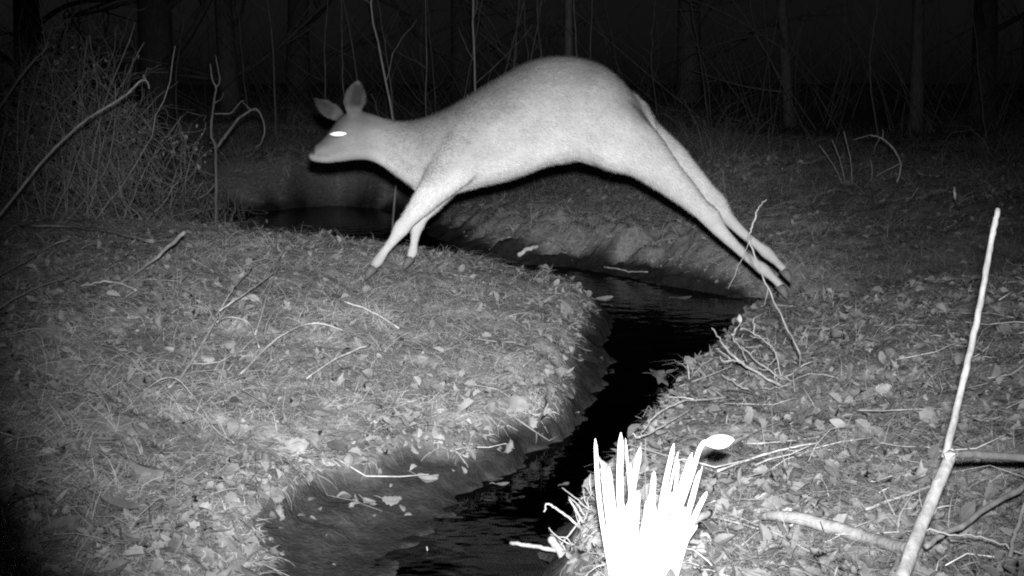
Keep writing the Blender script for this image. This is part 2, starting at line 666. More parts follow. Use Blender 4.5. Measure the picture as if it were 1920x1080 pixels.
def litter(n_, y0, y1, drift=False):
    Vs, Fs, Ts, off = [], [], [], 0
    for kind, share in (('oak', .36), ('oval', .32), ('maple', .12), ('willow', .2)):
        for var in range(4):
            k = int(n_ * share / 4)
            tv, tf = leaf_mesh(kind, rng.uniform(-.5, .9), rng.uniform(-.7, .8), rng.uniform(-1, 1))
            x, y = scatter_xy(k, y0, y1)
            zz, d, land, p = height(x, y, True)
            rgt = is_right(x, y)
            edge = np.exp(-((d - p[:, 0] - .06) / .12) ** 2)
            patch = fbm(x, y, 3.0, 120) + .6 * fbm(x, y, 9, 121)
            pr = np.clip(.50 + .25 * rgt + .8 * edge + .35 * patch, .05, 1) * np.where(land > .3, 1, .05)
            if drift:      # bigger curled leaves washed up along the toe of the left bank
                toe = np.exp(-((d - p[:, 0] - .11 - .05 * patch) / .07) ** 2) * (1 - rgt) * sm((6.3 - y) / .5)
                pr = toe * np.clip(.45 + .6 * patch, .1, 1)
            ok = (rng.random(k) < pr) & (d > .02)
            x, y, d = x[ok], y[ok], d[ok]
            k = len(x)
            nrm, z0 = normals(x, y)
            tt, bb, nn = frame_of(nrm, rng.random(k) * 6.28, rng.random(k) * 6.28, np.abs(rng.normal(0, .5, k)))
            s = .026 + .036 * rng.random(k) ** 1.6 if drift else .011 + .038 * rng.random(k) ** 2.2 * (1.25 if kind == 'willow' else 1)
            base = np.stack([x, y, z0 + .004 + .012 * rng.random(k)], -1)
            V = base[:, None] + s[:, None, None] * (tv[None, :, 0:1] * bb[:, None] + tv[None, :, 1:2] * tt[:, None] + tv[None, :, 2:3] * nn[:, None])
            Vs.append(V.reshape(-1, 3))
            Fs.append((np.arange(k)[:, None, None] * len(tv) + tf[None]).reshape(-1, 4) + off)
            off += k * len(tv)
            Ts.append(np.repeat(np.clip(rng.normal(.28, .065, k) * (1 - .45 * sm((.12 - d) / .1)) * (1 - .34 * is_right(x, y)) * (1 - .5 * slope_falloff(x, y)), .08, .6), len(tv)))
    o = np_mesh('leaf_drift' if drift else 'leaf_litter', np.concatenate(Vs), np.concatenate(Fs), M['leaf'], None, np.concatenate(Ts), True)
    o['kind'] = 'stuff'
    o['label'] = 'curled dead leaves heaped along the foot of the left bank' if drift else 'small dead leaves littering both banks'


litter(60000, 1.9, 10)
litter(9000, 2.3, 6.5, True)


def twig_litter(n_):
    mb = MB()
    x, y = scatter_xy(n_, 2.0, 9)
    zz, d, land, p = height(x, y, True)
    ok = (land > .2) & (rng.random(n_) < .5 + .4 * is_right(x, y))
    for a, b in zip(x[ok], y[ok]):
        L, an = rng.uniform(.05, .24), rng.random() * 6.28
        q = [np.array([a + L * t * math.cos(an + .5 * t), b + L * t * math.sin(an + .5 * t), 0]) for t in (0, .35, .7, 1)]
        up = rng.random() * .04
        hh = height([c[0] for c in q], [c[1] for c in q])
        for c, h_, t in zip(q, hh, (0, .35, .7, 1)):
            c[2] = h_ + .008 + up * t + rng.normal(0, .003)
        r = rng.uniform(.0009, .0024)
        mb.tube(q, [r, r * .5], 4, float(np.clip(rng.normal(.36, .14), .1, .8)))
    o = mb.build('twig_litter', M['bark'])
    o['kind'] = 'stuff'
    o['label'] = 'fine broken twigs strewn over the banks'


twig_litter(900)

# ---------------------------------------------------------------- the deer, caught in mid leap
YD = 5.0


def dp(px, py, off=0.0):
    q = at_depth(px, py, YD)
    return q + np.array([0, off, 0])


PPM = FPX / (YD / math.cos(PITCH)) * 1.0


def loft(bm, rings):
    """closed skin over a list of rings (each the same number of points)"""
    rows = [[bm.verts.new(p) for p in r] for r in rings]
    n_ = len(rows[0])
    for a, b in zip(rows[:-1], rows[1:]):
        for k in range(n_):
            bm.faces.new((a[k], a[(k + 1) % n_], b[(k + 1) % n_], b[k]))
    bm.faces.new(rows[0][::-1])
    bm.faces.new(rows[-1])


def ring(c, u, v, ru, rv, n_=20, e=1.0):
    out = []
    for k in range(n_):
        a = 2 * math.pi * k / n_
        ca, sa = math.cos(a), math.sin(a)
        ca, sa = math.copysign(abs(ca) ** e, ca), math.copysign(abs(sa) ** e, sa)
        out.append(Vector(c) + Vector(u) * (ru * ca) + Vector(v) * (rv * sa))
    return out


TRUNK = [  # pixel column, top row, bottom row, half width (m)
    (579, 282, 297, .012), (584, 276, 302, .022), (597, 268, 305, .028), (612, 254, 306, .033), (627, 234, 305, .043), (643, 216, 303, .053), (660, 207, 301, .058),
    (680, 208, 300, .056), (700, 214, 304, .052), (725, 222, 318, .055), (750, 226, 336, .066), (780, 223, 356, .085), (815, 212, 368, .112),
    (850, 196, 364, .132), (885, 175, 355, .145), (920, 153, 347, .152), (955, 133, 339, .158), (990, 115, 327, .158), (1025, 106, 314, .152),
    (1060, 104, 308, .150), (1095, 109, 310, .148), (1125, 119, 312, .140), (1152, 137, 310, .125), (1178, 165, 304, .100), (1200, 200, 290, .065), (1212, 226, 270, .03)]


def trunk_pt(px, a, hw, top, bot):
    pass


def dense(tab, per=4):
    t = np.array(tab, float)
    return spline(t, per)


bm = bmesh.new()
rings = []
for (px, top, bot, hw) in dense(TRUNK, 3):
    c = dp(px, (top + bot) / 2)
    hgt = np.linalg.norm(dp(px, top) - dp(px, bot)) / 2
    rings.append(ring(c, (0, 1, 0), (0, 0, 1), hw, hgt, 24, .92))
loft(bm, rings)


def limb(pts, n_=16, squash=.8):
    """tapered limb through (px, py, radius in the picture plane, depth offset)"""
    t = spline(np.array(pts, float), 5)
    P = [dp(a, b, o) for a, b, r, o in t]
    rr = []
    for i, p in enumerate(P):
        T = Vector(P[min(i + 1, len(P) - 1)] - P[max(i - 1, 0)]).normalized()
        v = Vector((0, 1, 0)).cross(T).normalized()
        u = T.cross(v).normalized()
        rr.append(ring(p, u, v, t[i][2] * (squash if t[i][2] > .03 else 1), t[i][2], n_))
    loft(bm, rr)
    return P


HIND = [
    [(1100, 205, .13, -.045), (1152, 255, .132, -.06), (1200, 285, .098, -.085), (1240, 322, .070, -.095), (1280, 360, .048, -.095), (1306, 386, .037, -.09), (1326, 404, .038, -.09), (1346, 430, .027, -.09),
     (1378, 462, .0195, -.09), (1404, 485, .0185, -.09), (1422, 498, .024, -.09), (1438, 512, .0165, -.09), (1456, 530, .015, -.09)],
    [(1110, 195, .13, .045), (1165, 238, .115, .07), (1224, 274, .088, .09), (1268, 302, .068, .10), (1304, 338, .052, .10), (1332, 366, .039, .10), (1350, 384, .039, .10), (1370, 411, .027, .10),
     (1404, 445, .0195, .10), (1430, 466, .0185, .10), (1447, 480, .024, .10), (1464, 496, .0165, .10), (1482, 514, .015, .10)]]
FORE = [
    [(880, 270, .10, -.085), (850, 312, .082, -.105), (822, 344, .062, -.11), (792, 380, .043, -.11), (768, 409, .030, -.105), (758, 421, .032, -.105), (745, 440, .022, -.10), (728, 462, .0165, -.10), (713, 483, .022, -.10), (703, 494, .014, -.10)],
    [(885, 270, .10, .085), (856, 315, .080, .105), (832, 348, .058, .11), (805, 386, .041, .115), (785, 414, .029, .12), (779, 426, .031, .12), (775, 446, .020, .12), (772, 464, .0165, .12), (769, 481, .021, .12), (763, 491, .014, .12)]]
ends = [limb(l) for l in HIND + FORE]


def ear(base, tip, wid, depth0, depth1, face):
    b, t = dp(*base, depth0), dp(*tip, depth1)
    T = Vector(t - b)
    L = T.length
    T.normalize()
    v = Vector(face).cross(T).normalized()
    u = T.cross(v)
    rr = []
    for f, ww in ((-.15, .35), (0, .45), (.15, .75), (.35, 1.0), (.6, .92), (.8, .62), (.93, .3), (1.0, .06)):
        p = Vector(b) + T * (L * f) - u * (.012 * math.sin(max(f, 0) * 3))
        rr.append(ring(p, u, v, .009 + .006 * (1 - max(f, 0)), wid * ww, 12))
    loft(bm, rr)


ear((662, 214), (676, 150), .046, -.03, -.075, (0.25, -1, .1))
ear((640, 221), (577, 184), .036, .02, .10, (-.2, -1, .35))
# tail held down against the rump
limb([(1180, 178, .03, 0), (1206, 204, .03, 0), (1222, 234, .024, 0), (1233, 262, .009, 0)], 10, .6)

bmesh.ops.recalc_face_normals(bm, faces=bm.faces)
me = bpy.data.meshes.new('raw')
bm.to_mesh(me)
bm.free()
raw = bpy.data.objects.new('raw', me)
COL.objects.link(raw)
md = raw.modifiers.new('r', 'REMESH')
md.mode = 'VOXEL'
md.voxel_size = .0075
md = raw.modifiers.new('s', 'SMOOTH')
md.factor = .5
md.iterations = 7
dg = bpy.context.evaluated_depsgraph_get()
ev = raw.evaluated_get(dg)
em = ev.to_mesh()
nv = len(em.vertices)
bv = np.empty(nv * 3, np.float32)
em.vertices.foreach_get('co', bv)
bv = bv.reshape(-1, 3).astype(float)
bn = np.empty(nv * 3, np.float32)
em.vertices.foreach_get('normal', bn)
bn = bn.reshape(-1, 3).astype(float)
bf = [tuple(p.vertices) for p in em.polygons]
ev.to_mesh_clear()
bpy.data.objects.remove(raw)
# blend the shoulders and haunches into the trunk
ed = np.array([(f[i], f[(i + 1) % len(f)]) for f in bf for i in range(len(f))])
row_ = 540 - FPX * (bv[:, 1] * math.sin(PITCH) + (bv[:, 2] - H) * math.cos(PITCH)) / (bv[:, 1] * math.cos(PITCH) - (bv[:, 2] - H) * math.sin(PITCH))
wgt = (sm((bv[:, 0] + .50) / .15) * sm((345 - row_) / 50) * .55)[:, None]
deg = np.bincount(ed[:, 0], minlength=nv)[:, None] + 1e-9
for _ in range(60):
    acc = np.stack([np.bincount(ed[:, 0], bv[ed[:, 1], k], nv) for k in range(3)], -1) / deg
    bv = bv + wgt * (acc - bv)

# coat: fawn back, pale belly, throat, inner legs and rump, dark ear backs and nose
dcam = bv - np.array([0, 0, H])
# picture columns and rows of the rest pose, used only to read the anatomy tables above
depth_ = dcam[:, 1] * math.cos(PITCH) - dcam[:, 2] * math.sin(PITCH)
bpx = 960 + FPX * dcam[:, 0] / depth_
bpy_ = 540 - FPX * (dcam[:, 1] * math.sin(PITCH) + dcam[:, 2] * math.cos(PITCH)) / depth_
tt_ = dense(TRUNK, 3)
top_ = np.interp(bpx, tt_[:, 0], tt_[:, 1])
bot_ = np.interp(bpx, tt_[:, 0], tt_[:, 2])
vfrac = np.clip((bot_ - bpy_) / (bot_ - top_ + 1e-6), -1, 2)
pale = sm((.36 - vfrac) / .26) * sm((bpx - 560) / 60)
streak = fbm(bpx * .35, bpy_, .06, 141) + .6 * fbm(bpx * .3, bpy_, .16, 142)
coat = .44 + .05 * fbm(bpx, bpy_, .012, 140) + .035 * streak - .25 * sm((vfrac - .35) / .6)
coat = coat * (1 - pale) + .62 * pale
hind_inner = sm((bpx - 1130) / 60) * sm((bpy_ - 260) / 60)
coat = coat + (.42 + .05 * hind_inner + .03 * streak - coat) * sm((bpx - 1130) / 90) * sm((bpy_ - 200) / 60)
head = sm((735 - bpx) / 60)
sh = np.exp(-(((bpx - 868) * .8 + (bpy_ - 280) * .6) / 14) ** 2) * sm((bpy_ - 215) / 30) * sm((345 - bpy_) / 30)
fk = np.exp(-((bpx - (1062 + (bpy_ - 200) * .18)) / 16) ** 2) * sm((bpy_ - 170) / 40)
coat = coat * (1 - .08 * sh - .06 * fk)  # shade of the shoulder and flank grooves painted into the coat
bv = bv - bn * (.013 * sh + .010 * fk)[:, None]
coat = coat * (1 - .42 * head)  # whole head dimmed in the coat, standing in for the beam's weak edge
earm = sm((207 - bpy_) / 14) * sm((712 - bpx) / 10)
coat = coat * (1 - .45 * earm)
for (ax, ay), (cx_, cy_) in (((662, 214), (676, 150)), ((640, 221), (577, 184))):      # shade of each ear's hollow painted as a dark patch, rim left paler
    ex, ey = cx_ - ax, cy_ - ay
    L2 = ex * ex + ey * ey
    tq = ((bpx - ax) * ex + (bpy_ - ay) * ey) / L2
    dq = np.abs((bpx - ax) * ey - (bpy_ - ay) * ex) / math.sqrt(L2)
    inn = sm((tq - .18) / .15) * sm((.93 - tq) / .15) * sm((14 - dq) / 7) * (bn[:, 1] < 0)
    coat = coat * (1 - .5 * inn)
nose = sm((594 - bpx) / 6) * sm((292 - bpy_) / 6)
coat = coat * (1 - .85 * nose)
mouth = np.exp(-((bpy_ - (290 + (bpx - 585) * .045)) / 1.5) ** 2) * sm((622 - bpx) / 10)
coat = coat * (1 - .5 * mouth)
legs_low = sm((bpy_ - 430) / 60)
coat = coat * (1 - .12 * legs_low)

feet = dp(735, 508)
deer = empty('deer', (feet[0], feet[1], hz(feet[0], feet[1])), 'pale white-tailed doe stretched out in a leap across the stream', 'deer')
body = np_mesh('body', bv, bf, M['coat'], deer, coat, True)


# short hair lying back along the body
def fur(n_):
    fa = np.array([f[:3] for f in bf])
    a = np.linalg.norm(np.cross(bv[fa[:, 1]] - bv[fa[:, 0]], bv[fa[:, 2]] - bv[fa[:, 0]]), axis=1)
    pick = rng.choice(len(fa), n_, p=a / a.sum())
    u_, v_ = rng.random(n_), rng.random(n_)
    sw_ = u_ + v_ > 1
    u_[sw_], v_[sw_] = 1 - u_[sw_], 1 - v_[sw_]
    f = fa[pick]
    p = bv[f[:, 0]] + u_[:, None] * (bv[f[:, 1]] - bv[f[:, 0]]) + v_[:, None] * (bv[f[:, 2]] - bv[f[:, 0]])
    nn = bn[f[:, 0]]
    px_, py_ = bpx[f[:, 0]], bpy_[f[:, 0]]
    fl_ = np.tile(np.array([.95, 0, -.3]), (n_, 1))
    down = ((py_ > 350) & (px_ < 900))
    fl_[down] = (-.5, 0, -.9)
    fl_[px_ > 1180] = (.75, 0, -.7)
    fl_ = fl_ + rng.normal(0, .22, fl_.shape)
    fl_ -= nn * (fl_ * nn).sum(1)[:, None]
    fl_ /= np.linalg.norm(fl_, axis=1)[:, None] + 1e-9
    d_ = fl_ * .82 + nn * rng.uniform(.2, .6, n_)[:, None]
    d_ /= np.linalg.norm(d_, axis=1)[:, None]
    L = rng.uniform(.010, .024, n_)
    small = (px_ < 720) | ((py_ > 400))
    L = np.where(small, L * .45, L)
    sd = np.cross(d_, nn)
    sd /= np.linalg.norm(sd, axis=1)[:, None] + 1e-9
    wd_ = np.where(small, .0008, .0013)[:, None]
    V = np.stack([p - nn * .001 - sd * wd_, p - nn * .001 + sd * wd_, p + d_ * L[:, None] - nn * (.18 * L)[:, None]], 1).reshape(-1, 3)
    T = np.repeat(np.clip(coat[f[:, 0]] * rng.normal(1.0, .15, n_), .03, .9), 3)
    np_mesh('fur', V, np.arange(n_ * 3).reshape(-1, 3), M['coat'], deer, T)


fur(170000)


# hooves: a cloven pair of wedges at the end of each leg
def hoof(P, fwd, hs=.85):
    mb = MB()
    e0 = Vector(P[-1])
    d_ = Vector(fwd).normalized()
    sd = Vector((0, 1, 0))
    up = sd.cross(d_).normalized()
    if up.z < 0:
        up = -up
    for s in (-1, 1):
        c = e0 + sd * (.0085 * s)
        V, F = [], []
        for f, hh, ww in ((-.012, .014, .009), (.012, .017, .0105), (.036, .013, .009), (.058, .004, .003)):
            cc = c + d_ * f * hs - up * (.006 + (.017 - hh) * .9)
            for q in range(8):
                a = q * math.pi / 4
                V.append(cc + sd * (ww * math.cos(a)) + up * (hh * math.sin(a)))
        for i in range(3):
            for q in range(8):
                F.append((i * 8 + q, i * 8 + (q + 1) % 8, (i + 1) * 8 + (q + 1) % 8, (i + 1) * 8 + q))
        F += [tuple(range(8)), tuple(range(24, 32))]
        mb.add([tuple(v) for v in V], F, 1.0)
    return mb.build('hoof', M['hoof'], deer)


hoof(ends[0], (.70, 0, -.72))
hoof(ends[1], (.72, 0, -.70))
hoof(ends[2], (-.75, 0, -.66))
hoof(ends[3], (-.72, 0, -.70))


# eyes: almond shaped, throwing the flash back
def eye(side):
    px0, py0 = 633, 252
    near = np.argmin((bpx - px0) ** 2 + (bpy_ - py0) ** 2 + np.where(np.sign(bn[:, 1]) == side, 0, 1e6))
    p = Vector(bv[near])
    nn = (Vector(bn[near]) * .2 + Vector((.13, side, .03)) * .8).normalized()
    uu = Vector((1, 0, .04))
    uu = (uu - nn * uu.dot(nn)).normalized()
    vv = nn.cross(uu)
    for name, a, b, c, push, mm in (('eyelid', .034, .0165, .010, .000, M['dark']), ('eye', .034, .0115, .0045, .0105, M['eye'])):
        V, F = [], []
        for i in range(7):
            t = i / 6 * math.pi / 2
            for q in range(24):
                g = q / 24 * 2 * math.pi
                x_, y_ = math.cos(g) * math.cos(t), math.sin(g) * math.cos(t) * (1 - .35 * abs(math.cos(g)) ** 3)
                V.append(p + uu * (a * x_) + vv * (b * y_) + nn * (push + c * math.sin(t) - .003))
        for i in range(6):
            for q in range(24):
                F.append((i * 24 + q, i * 24 + (q + 1) % 24, (i + 1) * 24 + (q + 1) % 24, (i + 1) * 24 + q))
        np_mesh(name, [tuple(v) for v in V], F, mm, deer, None, True)


eye(-1)
eye(1)


# ---------------------------------------------------------------- sticks, canes, stems traced at their own distances
def gp(px, py, lift=0.018):
    q = on_ground(px, py)
    return q + np.array([0, 0, lift])


def path(pts):
    """(px, py) lies on the ground; (px, py, Y) stands in the air at depth Y; (px, py, None, lift) hovers over the ground"""
    out = []
    for p in pts:
        if len(p) == 2:
            out.append(gp(*p))
        elif len(p) == 3:
            out.append(at_depth(*p))
        else:
            out.append(gp(p[0], p[1], p[3] + .016))
    return np.array(out)


def stick(name, label, cat, pts, rad, tone, m='bark', sides=7, wob=.0015, per=6, group=None, knots=.12, branches=()):
    P = path(pts)
    mb = MB()
    mb.tube(spline(P, per, wob), rad, sides, tone, knots=knots)
    if not branches:
        o = mb.build(name, M[m], None, origin=P[0])
        return tag(o, label, cat, group)
    root = empty(name, P[0], label, cat, group)
    mb.build('stem', M[m], root)
    for bp_, br in branches:
        b = MB()
        b.tube(spline(path(bp_), per, wob * .7), br, sides - 1, tone * .95, knots=knots)
        b.build('twig', M[m], root)
    return root


# the tall broken cane in front on the right bank
YC = 2.0
cane = empty('broken_cane', at_depth(1690, 1085, 1.86), 'tall pale broken cane leaning up on the right bank', 'cane')
mb = MB()
mb.tube(spline([at_depth(1871, 392, 2.16), at_depth(1858, 455, 2.14), at_depth(1835, 585, 2.10), at_depth(1808, 705, 2.06), at_depth(1772, 858, 2.0)], 9, .0006),
        [.0046, .0046, .0049, .0052, .0062], 10, .25, knots=.14)
mb.build('upper_stem', M['pale_wood'], cane)
mb = MB()
p0, p1 = at_depth(1782, 855, 1.995), at_depth(1690, 1085, 1.86)
mb.tube(spline([p0 + (p0 - p1) * .035, p0, at_depth(1758, 912, 1.96), at_depth(1722, 1000, 1.91), p1], 7, .0006), [.003, .0086, .0096, .0104, .011], 12, .27, knots=.10)
mb.build('lower_stem', M['pale_wood'], cane)
mb = MB()
mb.tube([at_depth(1772, 857, 1.985), at_depth(1792, 850, 1.985)], [.007, .0015], 8, .5)
mb.build('split_end', M['pale_wood'], cane)
mb = MB()
mb.tube(spline([at_depth(1786, 851, 2.03), at_depth(1850, 854, 2.08), at_depth(1990, 862, 2.16)], 8, .0008), [.0062, .0065, .007], 9, .17, knots=.1)
mb.build('side_branch', M['bark'], cane)

stick('fallen_branch', 'thick dark stick slanting across the lower right corner behind the cane', 'stick', [(1735, 1025, 2.02), (1800, 985, 2.08), (1925, 908, 2.2), (2010, 850, 2.3)], [.0045, .0055, .006], .2)
stick('fallen_branch', 'thin dark stick standing upright in the lower right corner', 'stick', [(1893, 1045, 1.98), (1908, 990, 2.0), (1926, 935, 2.03)], [.004, .003], .17)
stick('thin_stem', 'thin arched grass stem beside the foot of the tall cane', 'stem', [(1725, 990, 2.0), (1790, 1002, 2.0), (1850, 1010, 2.0), (1920, 1040, 1.98)], [.0017, .0012], .35, 'grass', 5)
lg = stick('broken_branch', 'short thick pale branch with a splintered end by the cane foot', 'branch', [(1428, 998, None, .015), (1480, 1003, None, .018), (1560, 1020, None, .015), (1640, 1042, None, .012), (1720, 1066, None, .01)],
           [.008, .012, .012, .011], .30, 'pale_wood', 10, .0012)
stick('dead_twig', 'pale straight stem lying right of the white leaf clump', 'stem', [(1345, 902, None, .006), (1420, 876, None, .008), (1480, 860, None, .008), (1535, 848, None, .006)], [.0028, .0018], .55, 'pale_wood', 6, .0008)
stick('dead_twig', 'grey twig slanting past the flower bud on the right bank', 'stem', [(1322, 885, None, .012), (1400, 845, None, .018), (1470, 806, None, .012)], [.002, .0013], .22, 'bark', 6, .001)
stick('dead_twig', 'thin grey stem lying just left of the tall cane', 'stem', [(1622, 972), (1690, 948), (1755, 925)], [.0034, .0026], .42, 'pale_wood', 6, .0008)
stick('dead_twig', 'long fine stem lying level above the flower bud', 'stem', [(1400, 847), (1470, 842), (1535, 834)], [.0015, .001], .45, 'pale_wood', 5, .0006)
stick('dead_twig', 'fine grey stem crossing the leaf litter left of the cane', 'stem', [(1640, 856), (1690, 828), (1738, 799)], [.0016, .0012], .3, 'bark', 5, .0006)

# tall wiry stem in front of the hind legs
stick('wiry_stem', 'tall kinked wiry stem rising in front of the hind legs', 'stem',
      [(1490, 722), (1500, 668, 3.42), (1473, 610, 3.42), (1440, 540, 3.43), (1416, 482, 3.43), (1404, 450, 3.43), (1408, 430, 3.42), (1417, 405, 3.42), (1421, 393, 3.42), (1438, 374, 3.42)],
      [.003, .0024, .002, .0026, .002, .0012], .27, 'pale_wood', 6, .0012,
      branches=[([(1405, 452, 3.43), (1388, 492, 3.44), (1366, 542, 3.45)], [.0012, .0008]), ([(1440, 540, 3.43), (1437, 558, 3.43), (1433, 574, 3.44)], [.0012, .0008])])

# bushy little shrub on the edge of the right bank
def z4(x, y, Y): return at_depth(1260 + x * .1852, 560 + y * .1852, Y)


base = on_ground(1468, 728)
YS = float(base[1])
shrub = empty('dead_shrub', base, 'small dead twiggy shrub overhanging the stream from the right bank', 'shrub')
SH = [([(1120, 890), (750, 680), (600, 560), (500, 430), (410, 300)], [.0055, .0045, .0026, .002], .0),
      ([(750, 680), (640, 630), (520, 632), (490, 580)], [.0032, .0018], -.02),
      ([(590, 615), (535, 560), (440, 505)], [.0026, .0014], -.03),
      ([(760, 640), (700, 500), (650, 440), (620, 380), (690, 240)], [.0024, .0014], .03),
      ([(1090, 800), (1070, 640), (1020, 500), (840, 360), (720, 305)], [.003, .0014], .06),
      ([(1095, 810), (850, 620), (720, 500), (680, 470)], [.0028, .0014], .04),
      ([(832, 352), (827, 270), (825, 195)], [.0024, .0022], .06),
      ([(1165, 880), (1030, 905), (890, 912)], [.0022, .0014], -.02),
      ([(1225, 835), (1080, 770), (960, 720), (850, 700)], [.0022, .0012], .05),
      ([(740, 492), (830, 488), (920, 476)], [.0014, .001], .05),
      ([(780, 925), (690, 890), (600, 825), (500, 770)], [.0026, .0014], -.05),
      ([(1040, 820), (1045, 740), (1075, 690)], [.002, .0014], .03),
      ([(960, 730), (1000, 650), (1060, 600)], [.0018, .001], .03),
      ([(870, 760), (885, 800), (880, 815)], [.0014, .0008], -.03),
      ([(800, 560), (830, 530), (870, 545), (850, 570)], [.0016, .0012], .02),
      ([(1000, 500), (960, 420), (900, 400), (800, 375)], [.0014, .001], .07)]
for pts, rad, off in SH:
    mb = MB()
    mb.tube(spline([z4(x, y, YS + off - .06) for x, y in pts], 5, .0016), np.array(rad) * .8, 6, .3, knots=.25)
    mb.build('twig', M['pale_wood'], shrub)
for (x, y, s_) in ((690, 250, .022), (655, 285, .016), (700, 330, .017), (640, 345, .016), (625, 395, .018), (655, 430, .014), (700, 395, .012)):
    tv, tf = leaf_mesh('oval', .8, .9, .5)
    q = z4(x, y, YS - .05)
    mt = Matrix.Rotation(rng.random() * 6.28, 3, Vector(rng.normal(size=3)).normalized())
    np_mesh('leaf', (np.array(mt) @ (tv * s_ * 1.1).T).T + q, tf, M['leaf'], shrub, np.full(len(tv), .36), True)

stick('bent_stem', 'long bent pale stem arching over the water from the right bank', 'stem',
      [(1366, 757), (1308, 750, 3.3), (1278, 753, 3.22), (1232, 776, 3.1), (1212, 800, 3.02), (1199, 820, 2.95)], [.0028, .0026, .0018], .5, 'pale_wood', 6, .001,
      branches=[([(1308, 750, 3.3), (1280, 745, 3.3), (1256, 744, 3.3)], [.0018, .001])])
stick('bent_stem', 'straight stem pointing down to the tip of the leaf clump', 'stem', [(1300, 776), (1250, 795, 3.05), (1200, 819, 2.94), (1186, 812, 2.93)], [.0024, .0018, .0012], .45, 'pale_wood', 6, .001)

# ---------------------------------------------------------------- white over-lit leaf clump with a bud
def zp(x, y, Y): return at_depth(1080 + x * .2408, 790 + y * .2407, Y)


YP = 2.06
pb = zp(530, 1235, YP)
pz = min(hz(pb[0], pb[1]), pb[2] + .1)
pb[2] = pz - .01
plant = empty('bulb_plant', pb, 'bright white clump of strap leaves with one nodding bud', 'plant')


def strap(tip, basex, midx, wid, dy, name='leaf', thick=.0012, blunt=.55):
    """flat strap leaf from the base to its tip (crop coordinates)"""
    t0 = np.array([pb[0] + (basex - 530) * .2408 / FPX * YP, pb[1] + dy * .3, pb[2]])
    tp = zp(tip[0], tip[1], YP + dy)
    md_ = zp(midx, (tip[1] + 1150) / 2, YP + dy * .8)
    c = spline([t0, md_, tp], 8)
    n_ = len(c)
    V, F = [], []
    face = Vector((rng.normal(0, .25), -1, .1)).normalized()
    for i, p in enumerate(c):
        t = i / (n_ - 1)
        T = Vector(c[min(i + 1, n_ - 1)] - c[max(i - 1, 0)]).normalized()
        sd = T.cross(face).normalized()
        nn = sd.cross(T)
        ww = wid * (.75 + .35 * math.sin(math.pi * min(t * 1.1, 1) * .8)) * (1 - .25 * t) * (1 if t < .9 else max(.12, math.sqrt(max(0, 1 - ((t - .9) / .1) ** 2))))
        for a, z_ in ((-1, .25), (-.5, .05), (0, 0), (.5, .05), (1, .25)):
            V.append(Vector(p) + sd * (ww * a) - nn * (ww * z_ * .6))
        for a, z_ in ((1, .25), (.5, .05), (0, 0), (-.5, .05), (-1, .25)):
            V.append(Vector(p) + sd * (ww * a) - nn * (ww * z_ * .6) - nn * thick)
    for i in range(n_ - 1):
        for k in range(10):
            F.append((i * 10 + k, i * 10 + (k + 1) % 10, (i + 1) * 10 + (k + 1) % 10, (i + 1) * 10 + k))
    F += [tuple(range(10))[::-1], tuple(range((n_ - 1) * 10, n_ * 10))]
    np_mesh(name, [tuple(v) for v in V], F, M['fresh_leaf'], plant, np.full(len(V), 1.0), True)


LV = [((150, 135), 345, 185, .0042, -.01), ((205, 322), 370, 250, .0052, -.03), ((255, 355), 400, 300, .0046, -.05), ((350, 88), 440, 345, .0062, -.02),
      ((386, 132), 455, 425, .0026, .03), ((424, 318), 470, 430, .003, .04), ((500, 200), 500, 430, .0062, .0), ((610, 388), 560, 590, .0066, -.02),
      ((762, 172), 585, 665, .0052, -.01), ((796, 238), 610, 700, .0026, .03), ((800, 312), 630, 750, .0038, .02), ((905, 245), 640, 770, .0060, -.02),
      ((960, 385), 670, 860, .0050, .0), ((1018, 548), 690, 880, .0054, -.03), ((985, 345), 672, 880, .0016, .04)]
for tip, bx, mx_, wd_, dy in LV:
    strap(tip, 530 + (bx - 530) * 1.35, mx_, wd_ * .9, dy)
for k in range(46):
    f = (k + .5) / 46
    tx = 215 + 720 * f + rng.normal(0, 16)
    ty = 490 + 300 * rng.random() ** .7 + 60 * abs(f - .5)
    bx = 270 + 500 * f
    strap((tx, ty), bx, (tx + bx) / 2 - 30 * (f - .5) + rng.normal(0, 14), rng.uniform(.0030, .0046), rng.uniform(-.06, .06))
# stalk and bud
mb = MB()
stp = [np.array([pb[0] + .006, pb[1], pb[2]]), zp(800, 700, YP - .01), zp(900, 420, YP - .02), zp(950, 250, YP - .02), zp(985, 178, YP - .02), zp(1015, 158, YP - .02)]
mb.tube(spline(stp, 7), [.0042, .0042, .0040, .0038], 10, 1.0)
stalk = mb.build('flower_stalk', M['fresh_leaf'], plant)
mb = MB()
bq = spline([zp(1005, 170, YP - .02), zp(1060, 163, YP - .02), zp(1120, 160, YP - .02), zp(1180, 150, YP - .02), zp(1230, 140, YP - .02)], 5)
tb = np.linspace(0, 1, len(bq))
mb.tube(bq, .0112 * np.sin(np.pi * np.clip(tb * .93 + .05, 0, 1)) ** .8 + .0004, 14, 1.0)
mb.build('flower_bud', M['bud'], plant)
stick('dark_stem', 'thin dark stem standing in front of the white leaf clump', 'stem', [(1210, 936, 2.1), (1210, 880, 2.1), (1210, 822, 2.1)], [.0012, .0010], .12, 'bark', 5, .0003)
stick('strap_leaf', 'loose white strap leaf lying right of the leaf clump', 'leaf', [(1250, 1062, None, .03), (1295, 1032, None, .035), (1330, 1007, None, .03)], [.0085, .0085, .006], .8, 'fresh_leaf', 8, .0005)

